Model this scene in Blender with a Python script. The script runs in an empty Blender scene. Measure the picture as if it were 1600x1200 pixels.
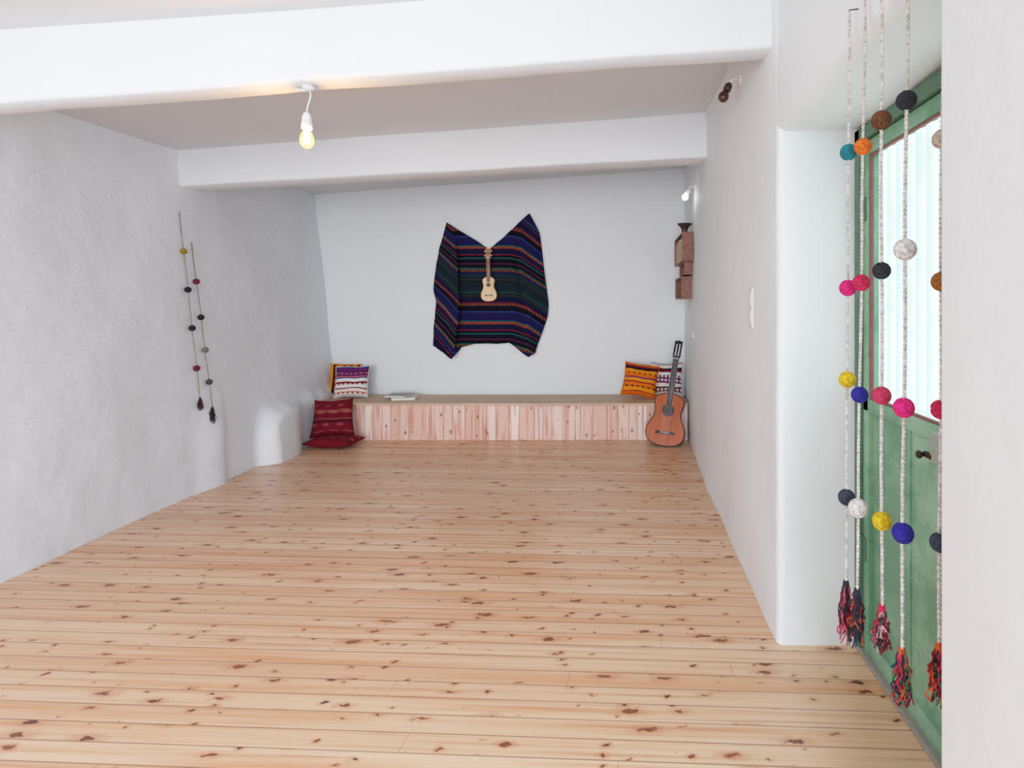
import bpy, bmesh, math, random
from mathutils import Vector, Matrix, noise
random.seed(7)
scene = bpy.context.scene
COL = scene.collection

# ------------------------------------------------------------------ helpers
def lin(c):
    out = []
    for v in c[:3]:
        v = v/255.0
        out.append(v/12.92 if v <= 0.04045 else ((v+0.055)/1.055)**2.4)
    return (out[0], out[1], out[2], 1.0)

class MB:
    def __init__(s):
        s.v = []; s.f = []; s.m = []; s.uv = {}
    def add(s, verts, faces, mat=0, M=None):
        o = len(s.v)
        for p in verts:
            p = Vector(p)
            if M is not None: p = M @ p
            s.v.append(tuple(p))
        for f in faces:
            s.f.append(tuple(i+o for i in f)); s.m.append(mat)
    def obj(s, name, mats, smooth=True, parent=None, loc=None, angle=None):
        me = bpy.data.meshes.new(name)
        me.from_pydata(s.v, [], s.f)
        for m in mats: me.materials.append(m)
        for p, mi in zip(me.polygons, s.m):
            p.material_index = mi; p.use_smooth = smooth
        me.update()
        bm = bmesh.new(); bm.from_mesh(me)
        bmesh.ops.recalc_face_normals(bm, faces=bm.faces)
        if angle is not None:
            for e in bm.edges:
                if len(e.link_faces) == 2 and e.calc_face_angle(0) > math.radians(angle):
                    e.smooth = False
        bm.to_mesh(me); bm.free()
        ob = bpy.data.objects.new(name, me)
        COL.objects.link(ob)
        if parent is not None: ob.parent = parent
        if loc is not None: ob.location = loc
        return ob

def empty(name, loc=(0,0,0), rot=(0,0,0)):
    e = bpy.data.objects.new(name, None); e.empty_display_size = 0.05
    e.location = loc; e.rotation_euler = rot
    COL.objects.link(e); return e

def tag(o, label, category=None, group=None):
    o["label"] = label
    if category: o["category"] = category
    if group: o["group"] = group
    return o
def struct(o, label):
    o["kind"] = "structure"; o["label"] = label; return o

def tube(points, r, n=8, closed=False, caps=True):
    pts = [Vector(p) for p in points]
    N = len(pts); vs = []; fs = []
    up = None
    for i in range(N):
        if closed: t = pts[(i+1) % N]-pts[i-1]
        else: t = pts[min(i+1, N-1)]-pts[max(i-1, 0)]
        if t.length < 1e-9: t = Vector((0, 0, 1))
        t.normalize()
        if up is None:
            a = Vector((0, 0, 1)) if abs(t.z) < .9 else Vector((1, 0, 0))
            up = (a-t*a.dot(t)).normalized()
        else:
            up = (up-t*up.dot(t))
            if up.length < 1e-6: up = t.orthogonal()
            up.normalize()
        b = t.cross(up)
        rr = r[i] if isinstance(r, (list, tuple)) else r
        for k in range(n):
            a = 2*math.pi*k/n
            vs.append(pts[i]+(up*math.cos(a)+b*math.sin(a))*rr)
    M = N if closed else N-1
    for i in range(M):
        for k in range(n):
            j = (i+1) % N
            fs.append((i*n+k, i*n+(k+1) % n, j*n+(k+1) % n, j*n+k))
    if not closed and caps:
        fs.append(tuple(range(n-1, -1, -1)))
        fs.append(tuple((N-1)*n+k for k in range(n)))
    return vs, fs

def lathe(profile, n=24):   # profile (r,z)
    vs = []; fs = []
    for r, z in profile:
        for k in range(n):
            a = 2*math.pi*k/n
            vs.append((max(r, 1e-5)*math.cos(a), max(r, 1e-5)*math.sin(a), z))
    for i in range(len(profile)-1):
        for k in range(n):
            fs.append((i*n+k, i*n+(k+1) % n, (i+1)*n+(k+1) % n, (i+1)*n+k))
    fs.append(tuple(range(n-1, -1, -1)))
    fs.append(tuple((len(profile)-1)*n+k for k in range(n)))
    return vs, fs

def box(x0, x1, y0, y1, z0, z1, bevel=0.0, seg=2):
    bm = bmesh.new()
    bmesh.ops.create_cube(bm, size=1)
    for v in bm.verts:
        v.co = Vector((x0 if v.co.x < 0 else x1, y0 if v.co.y < 0 else y1, z0 if v.co.z < 0 else z1))
    if bevel > 0:
        bmesh.ops.bevel(bm, geom=list(bm.edges), offset=bevel, segments=seg, affect='EDGES', profile=.5)
    bm.verts.index_update()
    vs = [v.co.copy() for v in bm.verts]; fs = [tuple(v.index for v in f.verts) for f in bm.faces]
    bm.free(); return vs, fs

def sphere(r, c=(0, 0, 0), nu=24, nv=14):
    prof = [(r*math.sin(math.pi*i/nv), -r*math.cos(math.pi*i/nv)) for i in range(nv+1)]
    v, f = lathe(prof, nu)
    c = Vector(c)
    return [Vector(p)+c for p in v], f

# ------------------------------------------------------------------ node helpers
class NT:
    def __init__(s, name):
        s.mat = bpy.data.materials.new(name); s.mat.use_nodes = True
        s.t = s.mat.node_tree; s.t.nodes.clear()
        s.out = s.t.nodes.new('ShaderNodeOutputMaterial')
    def n(s, typ, **kw):
        nd = s.t.nodes.new(typ)
        for k, v in kw.items():
            if k == 'inp':
                for kk, vv in v.items():
                    if isinstance(vv, bpy.types.NodeSocket): s.t.links.new(vv, nd.inputs[kk])
                    else: nd.inputs[kk].default_value = vv
            else: setattr(nd, k, v)
        return nd
    def m(s, op, a, b=0.0, c=None, clamp=False):
        nd = s.t.nodes.new('ShaderNodeMath'); nd.operation = op; nd.use_clamp = clamp
        for i, v in enumerate([a, b] + ([c] if c is not None else [])):
            if isinstance(v, bpy.types.NodeSocket): s.t.links.new(v, nd.inputs[i])
            else: nd.inputs[i].default_value = v
        return nd.outputs[0]
    def mix(s, f, a, b, blend='MIX'):
        nd = s.t.nodes.new('ShaderNodeMix'); nd.data_type = 'RGBA'; nd.blend_type = blend
        for i, v in ((0, f), (6, a), (7, b)):
            if isinstance(v, bpy.types.NodeSocket): s.t.links.new(v, nd.inputs[i])
            else: nd.inputs[i].default_value = v
        return nd.outputs[2]
    def smooth(s, v, a, b):
        nd = s.t.nodes.new('ShaderNodeMapRange'); nd.interpolation_type = 'SMOOTHSTEP'
        for i, x in enumerate((v, a, b, 0.0, 1.0)):
            if isinstance(x, bpy.types.NodeSocket): s.t.links.new(x, nd.inputs[i])
            else: nd.inputs[i].default_value = x
        return nd.outputs[0]
    def noise(s, vec, scale, detail=3, rough=.5, out='Fac'):
        nd = s.n('ShaderNodeTexNoise', inp={'Scale': scale, 'Detail': detail, 'Roughness': rough})
        if vec is not None: s.t.links.new(vec, nd.inputs['Vector'])
        return nd.outputs[out]
    def comb(s, x, y, z=0.0):
        nd = s.t.nodes.new('ShaderNodeCombineXYZ')
        for i, v in enumerate((x, y, z)):
            if isinstance(v, bpy.types.NodeSocket): s.t.links.new(v, nd.inputs[i])
            else: nd.inputs[i].default_value = v
        return nd.outputs[0]
    def bump(s, h, strength=.3, dist=.01):
        return s.n('ShaderNodeBump', inp={'Height': h, 'Strength': strength, 'Distance': dist}).outputs[0]
    def princ(s, color, rough=.6, normal=None, **kw):
        p = s.n('ShaderNodeBsdfPrincipled')
        for k, v in [('Base Color', color), ('Roughness', rough), ('Normal', normal)]+list(kw.items()):
            if v is None: continue
            if isinstance(v, bpy.types.NodeSocket): s.t.links.new(v, p.inputs[k])
            else: p.inputs[k].default_value = v
        s.t.links.new(p.outputs[0], s.out.inputs[0]); return p

def simple(name, rgb, rough=.6, var=.12, scale=30, metal=0.0, bump=.15, **kw):
    t = NT(name); tc = t.n('ShaderNodeTexCoord').outputs['Object']
    nz = t.noise(tc, scale, 3)
    c = lin(rgb); d = tuple(x*(1-var*2) for x in c[:3])+(1,)
    col = t.mix(nz, d, tuple(min(1, x*(1+var)) for x in c[:3])+(1,))
    t.princ(col, rough, t.bump(nz, bump, .002), Metallic=metal, **kw)
    return t.mat

def plaster(name, rgb, bstr=.5, dist=.007):
    t = NT(name); tc = t.n('ShaderNodeTexCoord').outputs['Object']
    n1 = t.noise(tc, 1.3, 4, .6); n2 = t.noise(tc, 7, 4, .5); n3 = t.noise(tc, 55, 3, .6)
    c = lin(rgb)
    col = t.mix(t.smooth(n1, .3, .75), tuple(x*.96 for x in c[:3])+(1,), c)
    h = t.m('ADD', t.m('MULTIPLY', n2, 1.0), t.m('MULTIPLY', n3, .08))
    h = t.m('ADD', h, t.m('MULTIPLY', n1, 1.5))
    t.princ(col, .6, t.bump(h, bstr, dist))
    return t.mat

def wood(name, ca, cb, rough=.45, axis='z', scale=1.0):
    t = NT(name); tc = t.n('ShaderNodeTexCoord').outputs['Object']
    sep = t.n('ShaderNodeSeparateXYZ', inp={'Vector': tc}).outputs
    k = {'x': (1.5, 30, 30), 'y': (30, 1.5, 30), 'z': (30, 30, 1.5)}[axis]
    v = t.comb(*[t.m('MULTIPLY', sep[i], k[i]*scale) for i in range(3)])
    nz = t.noise(v, 1.0, 4, .6)
    t.princ(t.mix(t.smooth(nz, .3, .7), lin(ca), lin(cb)), rough, t.bump(nz, .1, .002))
    return t.mat

# ------------------------------------------------------------------ materials
M_wall = plaster('white_plaster', (232, 237, 237), .5, .008)
M_wallb = plaster('white_plaster_rough', (234, 239, 242), .8, .012)
M_ceil = plaster('ceiling_plaster', (218, 220, 219), .3)
M_white = simple('white_plastic', (238, 238, 236), .35, .02)
M_switch = simple('off_white_plastic', (222, 222, 220), .5, .02)
M_black = simple('black_wood', (28, 24, 24), .45)

def floor_mat():
    t = NT('pine_floorboards'); tc = t.n('ShaderNodeTexCoord').outputs['Object']
    mp = t.n('ShaderNodeMapping', inp={'Vector': tc, 'Rotation': (0, 0, math.radians(2.6))}).outputs[0]
    s = t.n('ShaderNodeSeparateXYZ', inp={'Vector': mp}).outputs
    x, y = s[0], s[1]
    W = .090
    b = t.m('DIVIDE', y, W); idx = t.m('FLOOR', b); fr = t.m('FRACT', b)
    wn = t.n('ShaderNodeTexWhiteNoise', noise_dimensions='1D', inp={'W': idx})
    r = wn.outputs['Value']
    xs = t.m('ADD', x, t.m('MULTIPLY', r, 41.7))
    v = t.comb(t.m('MULTIPLY', xs, 1.1), t.m('MULTIPLY', y, 60), t.m('MULTIPLY', r, 9))
    g1 = t.noise(v, 1.0, 4, .6)
    v2 = t.comb(t.m('MULTIPLY', xs, .6), t.m('MULTIPLY', y, 16), t.m('MULTIPLY', r, 19))
    g2 = t.noise(v2, 1.0, 3, .5)
    ca = lin((239, 202, 166)); cb = lin((222, 172, 132)); cc = lin((198, 132, 92))
    c = t.mix(r, ca, cb)
    c = t.mix(t.smooth(g2, .45, .72), c, lin((224, 162, 116)))
    c = t.mix(t.m('MULTIPLY', t.smooth(g1, .50, .72), .6), c, cc)
    c = t.mix(t.m('MULTIPLY', t.smooth(g1, .48, .28), .4), c, lin((248, 218, 190)))
    wob = t.noise(mp, 36, 3)
    def knots(c, cell, yoff, lo, sc, pw, mx):
        vv = t.comb(t.m('ADD', t.m('DIVIDE', xs, cell), t.m('MULTIPLY', wob, .26)), t.m('ADD', t.m('ADD', b, yoff), t.m('MULTIPLY', wob, .42)))
        vo = t.n('ShaderNodeTexVoronoi', voronoi_dimensions='2D', feature='F1', inp={'Vector': vv, 'Scale': 1.0, 'Randomness': 1.0})
        cs = t.n('ShaderNodeSeparateColor', inp={'Color': vo.outputs['Color']}).outputs
        raw = t.m('MULTIPLY', t.m('POWER', t.m('MAXIMUM', t.m('SUBTRACT', cs[0], lo), 0.0), pw), sc)
        raw = t.m('MINIMUM', raw, mx)
        on = t.m('GREATER_THAN', raw, .010)
        rad = t.m('MAXIMUM', raw, .010)
        d = vo.outputs['Distance']
        k = t.m('MULTIPLY', on, t.m('SUBTRACT', 1.0, t.smooth(d, t.m('MULTIPLY', rad, .6), rad)))
        halo = t.m('MULTIPLY', on, t.m('SUBTRACT', 1.0, t.smooth(d, rad, t.m('ADD', t.m('MULTIPLY', rad, 2.4), .04))))
        c = t.mix(t.m('MULTIPLY', halo, .5), c, lin((204, 132, 88)))
        kc = t.mix(cs[1], lin((74, 34, 26)), lin((142, 72, 46)))
        return t.mix(t.m('MULTIPLY', k, .92), c, kc)
    c = knots(c, .25, 0.0, .22, .25, 1.3, .15)
    c = knots(c, .14, 11.3, .52, .42, 1.5, .09)
    e = t.m('MINIMUM', fr, t.m('SUBTRACT', 1.0, fr))
    gr = t.smooth(e, .012, .045)
    jt = t.m('FRACT', t.m('DIVIDE', xs, 4.1))
    jn = t.smooth(jt, .0003, .0007)
    gg = t.m('MULTIPLY', gr, jn)
    c = t.mix(t.m('MULTIPLY', t.m('SUBTRACT', 1.0, gg), .65), c, lin((136, 84, 56)))
    h = t.m('ADD', gg, t.m('MULTIPLY', g1, .08))
    t.princ(c, t.m('ADD', t.m('MULTIPLY', g1, .14), .24), t.bump(h, .3, .003))
    return t.mat
M_floor = floor_mat()

def pine_front():
    t = NT('pink_pine_boards'); tc = t.n('ShaderNodeTexCoord').outputs['Object']
    s = t.n('ShaderNodeSeparateXYZ', inp={'Vector': tc}).outputs
    r = t.n('ShaderNodeAttribute', attribute_name='rnd').outputs['Fac']
    x, z = s[0], s[2]; zz = t.m('ADD', z, t.m('MULTIPLY', r, 31))
    g = t.noise(t.comb(t.m('MULTIPLY', x, 26), t.m('MULTIPLY', zz, 1.6), r), 1, 4, .55)
    c = t.mix(r, lin((250, 226, 212)), lin((222, 172, 152)))
    c = t.mix(t.m('MULTIPLY', t.smooth(g, .48, .66), .75), c, lin((198, 124, 100)))
    vo = t.n('ShaderNodeTexVoronoi', voronoi_dimensions='2D', inp={'Vector': t.comb(t.m('DIVIDE', x, .10), t.m('DIVIDE', zz, .16)), 'Scale': 1.0})
    cs = t.n('ShaderNodeSeparateColor', inp={'Color': vo.outputs['Color']}).outputs
    raw = t.m('MULTIPLY', t.m('SUBTRACT', cs[0], .5), .36)
    on = t.m('GREATER_THAN', raw, .012); rad = t.m('MAXIMUM', raw, .012)
    k = t.m('MULTIPLY', on, t.m('SUBTRACT', 1.0, t.smooth(vo.outputs['Distance'], t.m('MULTIPLY', rad, .6), rad)))
    c = t.mix(t.m('MULTIPLY', k, .8), c, lin((140, 76, 54)))
    t.princ(c, .5, t.bump(g, .1, .002))
    return t.mat
M_front = pine_front()
M_btop = wood('bench_top_wood', (212, 182, 152), (186, 152, 122), .5, 'x')

def bands_mat(name, bands, freq=8, axis=1, thresh=0.0, rep=1, tint=None):
    """bands: list of (width, colA, colB) ; alternates A/B across the other axis."""
    t = NT(name); uv = t.n('ShaderNodeTexCoord').outputs['UV']
    s = t.n('ShaderNodeSeparateXYZ', inp={'Vector': uv}).outputs
    nzl = t.noise(uv, 6, 2)
    v = t.m('ADD', s[axis], t.m('MULTIPLY', t.m('SUBTRACT', nzl, .5), .012)); u = s[1-axis]
    v0 = v
    if rep > 1: v = t.m('FRACT', t.m('MULTIPLY', v, float(rep)))
    tot = sum(b[0] for b in bands)
    def ramp(ci):
        rp = t.n('ShaderNodeValToRGB'); cr = rp.color_ramp; cr.interpolation = 'CONSTANT'
        p = 0.0
        for i, b in enumerate(bands[:32]):
            if i == 0: e = cr.elements[0]; e.position = 0
            elif i == 1: e = cr.elements[1]; e.position = p
            else: e = cr.elements.new(p)
            e.color = lin(b[ci]); p += b[0]/tot
        t.t.links.new(v, rp.inputs[0]); return rp.outputs[0]
    a = ramp(1); b = ramp(2)
    sq = t.m('GREATER_THAN', t.m('ADD', t.m('SINE', t.m('MULTIPLY', u, freq*6.2832)),
             t.m('MULTIPLY', t.m('SINE', t.m('MULTIPLY', v0, 420)), .7)), thresh)
    c = t.mix(sq, a, b)
    if tint:
        lo, hi, tc_ = tint
        mk = t.m('MULTIPLY', t.smooth(v0, lo, lo+.02), t.m('SUBTRACT', 1.0, t.smooth(v0, hi-.02, hi)))
        gy = t.n('ShaderNodeRGBToBW', inp={'Color': c}).outputs[0]
        tt = t.mix(t.m('MULTIPLY', gy, 6.0, clamp=True), (.008, .012, .016, 1), tc_)
        c = t.mix(t.m('MULTIPLY', mk, .85), c, tt)
    wv = t.noise(t.comb(t.m('MULTIPLY', u, 60), t.m('MULTIPLY', v0, 260)), 1, 2)
    c = t.mix(t.m('MULTIPLY', t.smooth(wv, .5, .8), .3), c, (0.02, 0.015, 0.03, 1))
    t.princ(c, .95, t.bump(wv, .3, .003), **{'Specular IOR Level': .15})
    return t.mat

NV = (18, 17, 52); NV2 = (26, 22, 70); BK = (12, 11, 24); RD = (112, 28, 44); OR = (150, 78, 38)
PK = (84, 28, 62); BL = (42, 60, 120); GN = (26, 92, 86)
pb = [(8, NV, NV), (1.5, RD, RD), (2, BK, BK), (1.2, BL, BL), (5, NV2, NV2), (2.6, OR, BK), (1.3, GN, GN), (4, BK, BK), (1.2, PK, PK), (5, BK, BK), (1.3, GN, GN), (2.4, BK, BK), (1.3, RD, RD), (6, NV, NV), (2.8, RD, OR),
      (1.3, GN, GN), (9, NV2, NV2), (1.3, BL, BL), (6, BK, BK), (2.6, OR, NV), (1.3, RD, RD), (7, NV, NV), (1.3, PK, PK), (2.4, NV, NV), (1.3, GN, GN), (5, NV2, NV2)]
M_poncho = bands_mat('woven_poncho_cloth', pb, 5.2, rep=2, tint=(.42, .60, lin((28, 92, 72))))

# ------------------------------------------------------------------ room shell
def ceil_z(x, y): return 1.5+1.45+.0705*x+.032*(y-2.7)
def sst(a, b, v):
    v = max(0, min(1, (v-a)/(b-a))); return v*v*(3-2*v)
def left_x(y, z):
    h = z-1.5
    x = -3.53-.1*h-.05*sst(5, 7, y)
    if y < 4.6: x += .03*sst(4.6, 3.0, y)
    q = max(0, min(1, (5.66-y)/.36))
    arch = (.50+.05*noise.noise(Vector((y*5, 0, 9))))*math.sqrt(max(0, 1-q*q))
    x += (.16-.10*sst(5.7, 6.1, y))*sst(5.30, 5.44, y)*(1-sst(arch-.06, arch+.06, z))
    rg = 4.82+.10*(z-.3)
    x += .045*sst(rg-.30, rg, y)*(1-sst(rg+.02, rg+.14, y))*(1-sst(.35, .95, z))
    x += .022*noise.noise(Vector((y*1.2, z*1.2, 3.1)))+.006*noise.noise(Vector((y*3.5, z*3.5, 1.1)))
    return x
mb = MB(); NY, NZ = 280, 110
for i in range(NY+1):
    y = -1.6+8.75*i/NY
    for j in range(NZ+1):
        z = -.02+3.2*j/NZ
        mb.v.append((left_x(y, z), y, z))
for i in range(NY):
    for j in range(NZ):
        a = i*(NZ+1)+j; mb.f.append((a, a+1, a+NZ+2, a+NZ+1)); mb.m.append(0)
mb.add([(-4.05, -1.6, -.02), (-4.05, 7.15, -.02), (-4.05, 7.15, 3.18), (-4.05, -1.6, 3.18)], [(0, 1, 2, 3)])
struct(mb.obj('wall_left', [M_wallb]), 'uneven hand-plastered white wall with bulging stone footing')

mb = MB()
nx, nz = 60, 40
for i in range(nx+1):
    x = -3.95+4.95*i/nx
    for j in range(nz+1):
        z = -.02+3.35*j/nz
        mb.v.append((x, 6.95+.012*noise.noise(Vector((x*1.3, z*1.3, 7))), z))
for i in range(nx):
    for j in range(nz):
        a = i*(nz+1)+j; mb.f.append((a, a+nz+1, a+nz+2, a+1)); mb.m.append(0)
mb.add([(-3.95, 7.15, -.02), (1.0, 7.15, -.02), (1.0, 7.15, 3.33), (-3.95, 7.15, 3.33)], [(0, 1, 2, 3)])
struct(mb.obj('wall_back', [M_wall]), 'white plastered end wall behind the bench')

def right_x(y): return .68+(.06*(y-4.7)/2.25 if y > 4.7 else 0)
mb = MB()
def grid_face(P, nu, nv):
    vs = []; fs = []
    for i in range(nu+1):
        for j in range(nv+1): vs.append(P(i/nu, j/nv))
    for i in range(nu):
        for j in range(nv):
            a = i*(nv+1)+j; fs.append((a, a+nv+1, a+nv+2, a+1))
    return vs, fs
R = .03
def far_profile(s):
    if s < .12:
        k = s/.12; return (1.12-(1.12-.68-R)*k, 2.535)
    if s < .2:
        k = (s-.12)/.08*math.pi/2; return (.68+R-R*math.sin(k), 2.535+R-R*math.cos(k))
    k = (s-.2)/.8; y = 2.535+R+(7.12-2.565)*k
    return (right_x(y), y)
def PF(u, v):
    x, y = far_profile(u); z = -.02+3.4*v
    w = .010*noise.noise(Vector((y*1.6+x*3, z*1.6, 2)))+.003*noise.noise(Vector((y*8+x*8, z*8, 2)))
    return (x+w, y+(w if u < .2 else 0), z)
mb.add(*grid_face(PF, 150, 60))
def PL(u, v):
    y = 1.0+1.56*u
    e = .012*noise.noise(Vector((y*2.5, 0, 4)))
    zb = 2.255+e
    if v < .6:
        k = v/.6; return (.68+.004*noise.noise(Vector((y*3, k*3, 8))), y, 3.4-(3.4-zb-.045)*k)
    if v < .8:
        k = (v-.6)/.2*math.pi/2; return (.68+.045-.045*math.cos(k), y, zb+.045-.045*math.sin(k))
    k = (v-.8)/.2; return (.725+.395*k, y, zb+.012*k)
mb.add(*grid_face(PL, 40, 40))
v, f = box(.603, 1.12, -1.6, 1.10, -.02, 3.4, .012, 3); mb.add(v, f)
mb.add([(1.12, 2.535, -.02), (1.12, 7.12, -.02), (1.12, 7.12, 3.38), (1.12, 2.535, 3.38)], [(0, 1, 2, 3)])
mb.add([(1.12, 1.0, 2.2), (1.12, 2.56, 2.2), (1.12, 2.56, 3.4), (1.12, 1.0, 3.4)], [(0, 1, 2, 3)])
struct(mb.obj('wall_right', [M_wall], angle=40), 'white plastered wall with deep door recess')

mb = MB(); mb.add(*box(-4.0, 1.14, -1.6, 7.15, -.12, 0.0)); 
struct(mb.obj('floor', [M_floor], smooth=False), 'knotty pine floorboards running across the room')

mb = MB()
def PC(u, v):
    x = -4.05+5.2*u; y = -1.6+8.8*v
    return (x, y, ceil_z(x, y)+.01*noise.noise(Vector((x*.9, y*.9, 5))))
mb.add(*grid_face(PC, 50, 70))
mb.add([(-4.05, -1.6, 3.7), (1.15, -1.6, 3.7), (1.15, 7.2, 3.7), (-4.05, 7.2, 3.7)], [(0, 1, 2, 3)])
struct(mb.obj('ceiling', [M_ceil]), 'sloping off-white plastered ceiling')

def beam(name, y0, y1, zb, zt, lab):
    mb = MB(); n = 60; r = .018
    prof = []
    for i in range(n+1):
        x = -3.95+4.8*i/n
        w = .010*noise.noise(Vector((x*1.1, y0, 1)))+.004*noise.noise(Vector((x*4, y0, 1)))
        b = zb(x)+w; t = zt(x)
        prof += [(x, y0, t), (x, y0+w*.6, b+r), (x, y0+r*.3+w*.6, b+r*.3), (x, y0+r, b), (x, y1-r, b), (x, y1-r*.3, b+r*.3), (x, y1, b+r), (x, y1, t)]
    fs = []
    for i in range(n):
        for k in range(8):
            fs.append((i*8+k, i*8+(k+1) % 8, (i+1)*8+(k+1) % 8, (i+1)*8+k))
    fs.append(tuple(range(8))); fs.append(tuple(n*8+k for k in range(7, -1, -1)))
    mb.add(prof, fs)
    struct(mb.obj(name, [M_wall], angle=50), lab)
beam('trim_1', 2.62, 2.77, lambda x: 2.621+.0742*x, lambda x: ceil_z(x, 2.7)+.05, 'white plastered ceiling beam carrying the pendant bulb')
beam('trim_2', 4.70, 4.96, lambda x: 2.663+.056*x, lambda x: ceil_z(x, 4.8)+.05, 'white plastered ceiling beam crossing the room')

# ------------------------------------------------------------------ door
def green_mat():
    t = NT('weathered_green_paint'); tc = t.n('ShaderNodeTexCoord').outputs['Object']
    n1 = t.noise(tc, 3.5, 5, .65); n2 = t.noise(tc, 34, 5, .75)
    c = t.mix(t.smooth(n1, .36, .66), lin((98, 144, 112)), lin((140, 180, 148)))
    c = t.mix(t.m('MULTIPLY', t.smooth(n2, .57, .68), .55), c, lin((96, 100, 74)))
    c = t.mix(t.m('MULTIPLY', t.smooth(n2, .40, .32), .35), c, lin((196, 210, 194)))
    t.princ(c, .5, t.bump(n2, .2, .003)); return t.mat
M_green = green_mat()
M_dgreen = simple('dark_green_paint', (80, 116, 92), .5, .25, 12)
M_redtrim = simple('reddish_window_bead', (136, 80, 76), .6, .2)
M_metal = simple('dull_metal', (150, 150, 142), .45, .15, metal=.6)
M_lock = simple('painted_grey_green_lock', (156, 164, 152), .6, .15)
M_rust = simple('rusty_dark_metal', (60, 44, 36), .6, .2, metal=.4)
mb = MB()
def B(mb, *a, **k):
    mat = k.pop('mat', 0); v, f = box(*a, **k); mb.add(v, f, mat)
B(mb, 1.050, 1.075, 1.42, 2.47, .03, 1.07, bevel=.002)
B(mb, 1.030, 1.080, 2.425, 2.475, .02, 2.19, bevel=.004)
B(mb, 1.030, 1.080, 1.40, 1.45, .02, 2.19, bevel=.004)
B(mb, 1.032, 1.082, 1.40, 2.475, 2.13, 2.19, bevel=.004)
B(mb, 1.030, 1.082, 1.40, 2.475, 1.045, 1.10, bevel=.004)
B(mb, 1.034, 1.082, 1.40, 2.475, .02, .09, bevel=.004)
for yy in (1.75, 2.10): B(mb, 1.044, 1.052, yy, yy+.012, .09, 1.04, bevel=.002)
door = struct(mb.obj('door_1', [M_green], angle=30), 'weathered green metal door with corrugated translucent pane')
mb = MB()
B(mb, 1.036, 1.05, 2.414, 2.426, 1.10, 2.13, bevel=.002)
B(mb, 1.036, 1.05, 1.45, 2.414, 2.120, 2.130, bevel=.002)
B(mb, 1.036, 1.05, 1.45, 2.414, 1.10, 1.110, bevel=.002)
mb.obj('window_bead', [M_redtrim], parent=door)
t = NT('corrugated_translucent_glow_sheet'); tc = t.n('ShaderNodeTexCoord').outputs['Object']
s_ = t.n('ShaderNodeSeparateXYZ', inp={'Vector': tc}).outputs
wv = t.m('MULTIPLY_ADD', t.m('SINE', t.m('MULTIPLY', s_[1], 2*math.pi/.075)), .5, .5)
nn = t.noise(tc, 3, 4, .6)
cc = t.mix(wv, lin((200, 230, 232)), lin((238, 252, 255)))  # light and dark of the corrugation painted in as stripes
cc = t.mix(t.m('MULTIPLY', t.smooth(nn, .45, .75), .4), cc, lin((156, 208, 198)))
em = t.n('ShaderNodeEmission', inp={'Color': cc, 'Strength': 2.3})  # daylight coming through the sheet is put in as its own glow
tr = t.n('ShaderNodeBsdfTranslucent', inp={'Color': cc})
mx_ = t.n('ShaderNodeMixShader', inp={0: .15})
t.t.links.new(em.outputs[0], mx_.inputs[1]); t.t.links.new(tr.outputs[0], mx_.inputs[2])
t.t.links.new(mx_.outputs[0], t.out.inputs[0])
M_sheet = t.mat
mb = MB()
mb.add(*grid_face(lambda u, v: (1.066+.008*math.sin((1.44+.98*u)*2*math.pi/.075), 1.44+.98*u, 1.08+1.07*v), 160, 2))
mb.obj('window_pane', [M_sheet], parent=door)
mb = MB()
B(mb, 1.000, 1.045, 1.80, 1.885, .985, 1.083, bevel=.006)
lock = mb.obj('door_lock', [M_lock], parent=door, angle=30)
mb = MB()
B(mb, .998, 1.015, 1.87, 1.925, .992, 1.010, bevel=.004)
v, f = lathe([(.004, 0), (.007, .004), (.007, .008), (.012, .012), (.014, .018), (.011, .024), (.0, .026)], 20)
mb.add(v, f, 0, Matrix.Translation((1.0, 1.915, 1.0)) @ Matrix.Rotation(-math.pi/2, 4, 'Y'))
B(mb, 1.01, 1.032, 1.90, 1.92, .998, 1.006)
mb.obj('door_latch', [M_rust], parent=lock)
for z in (1.85, .4):
    mb = MB(); v, f = lathe([(.0, 0), (.011, .002), (.011, .05), (.009, .052), (.011, .054), (.011, .11), (.0, .112)], 12)
    mb.add(v, f, 0, Matrix.Translation((1.022, 2.478, z)))
    B(mb, 1.026, 1.032, 2.44, 2.50, z+.005, z+.105)
    mb.obj('hinge', [M_dgreen], parent=door, angle=40)
mb = MB()
B(mb, 1.015, 1.10, 2.480, 2.532, 0, 2.255, bevel=.004)
B(mb, 1.015, 1.10, 1.36, 2.532, 2.195, 2.255, bevel=.004)
B(mb, 1.015, 1.10, 1.34, 1.395, 0, 2.255, bevel=.004)
struct(mb.obj('trim_3', [M_dgreen], angle=30), 'dark green metal door frame')
mb = MB(); B(mb, 1.01, 1.11, 1.12, 2.53, 0.0, .022, bevel=.005)
struct(mb.obj('trim_4', [simple('concrete_sill', (150, 146, 136), .8, .15)], angle=30), 'worn grey concrete threshold under the green door')
mb = MB(); B(mb, 1.0, 1.12, 1.08, 1.345, 0, 2.27)
struct(mb.obj('trim_5', [M_wall]), 'white plaster return beside the door frame')

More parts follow.
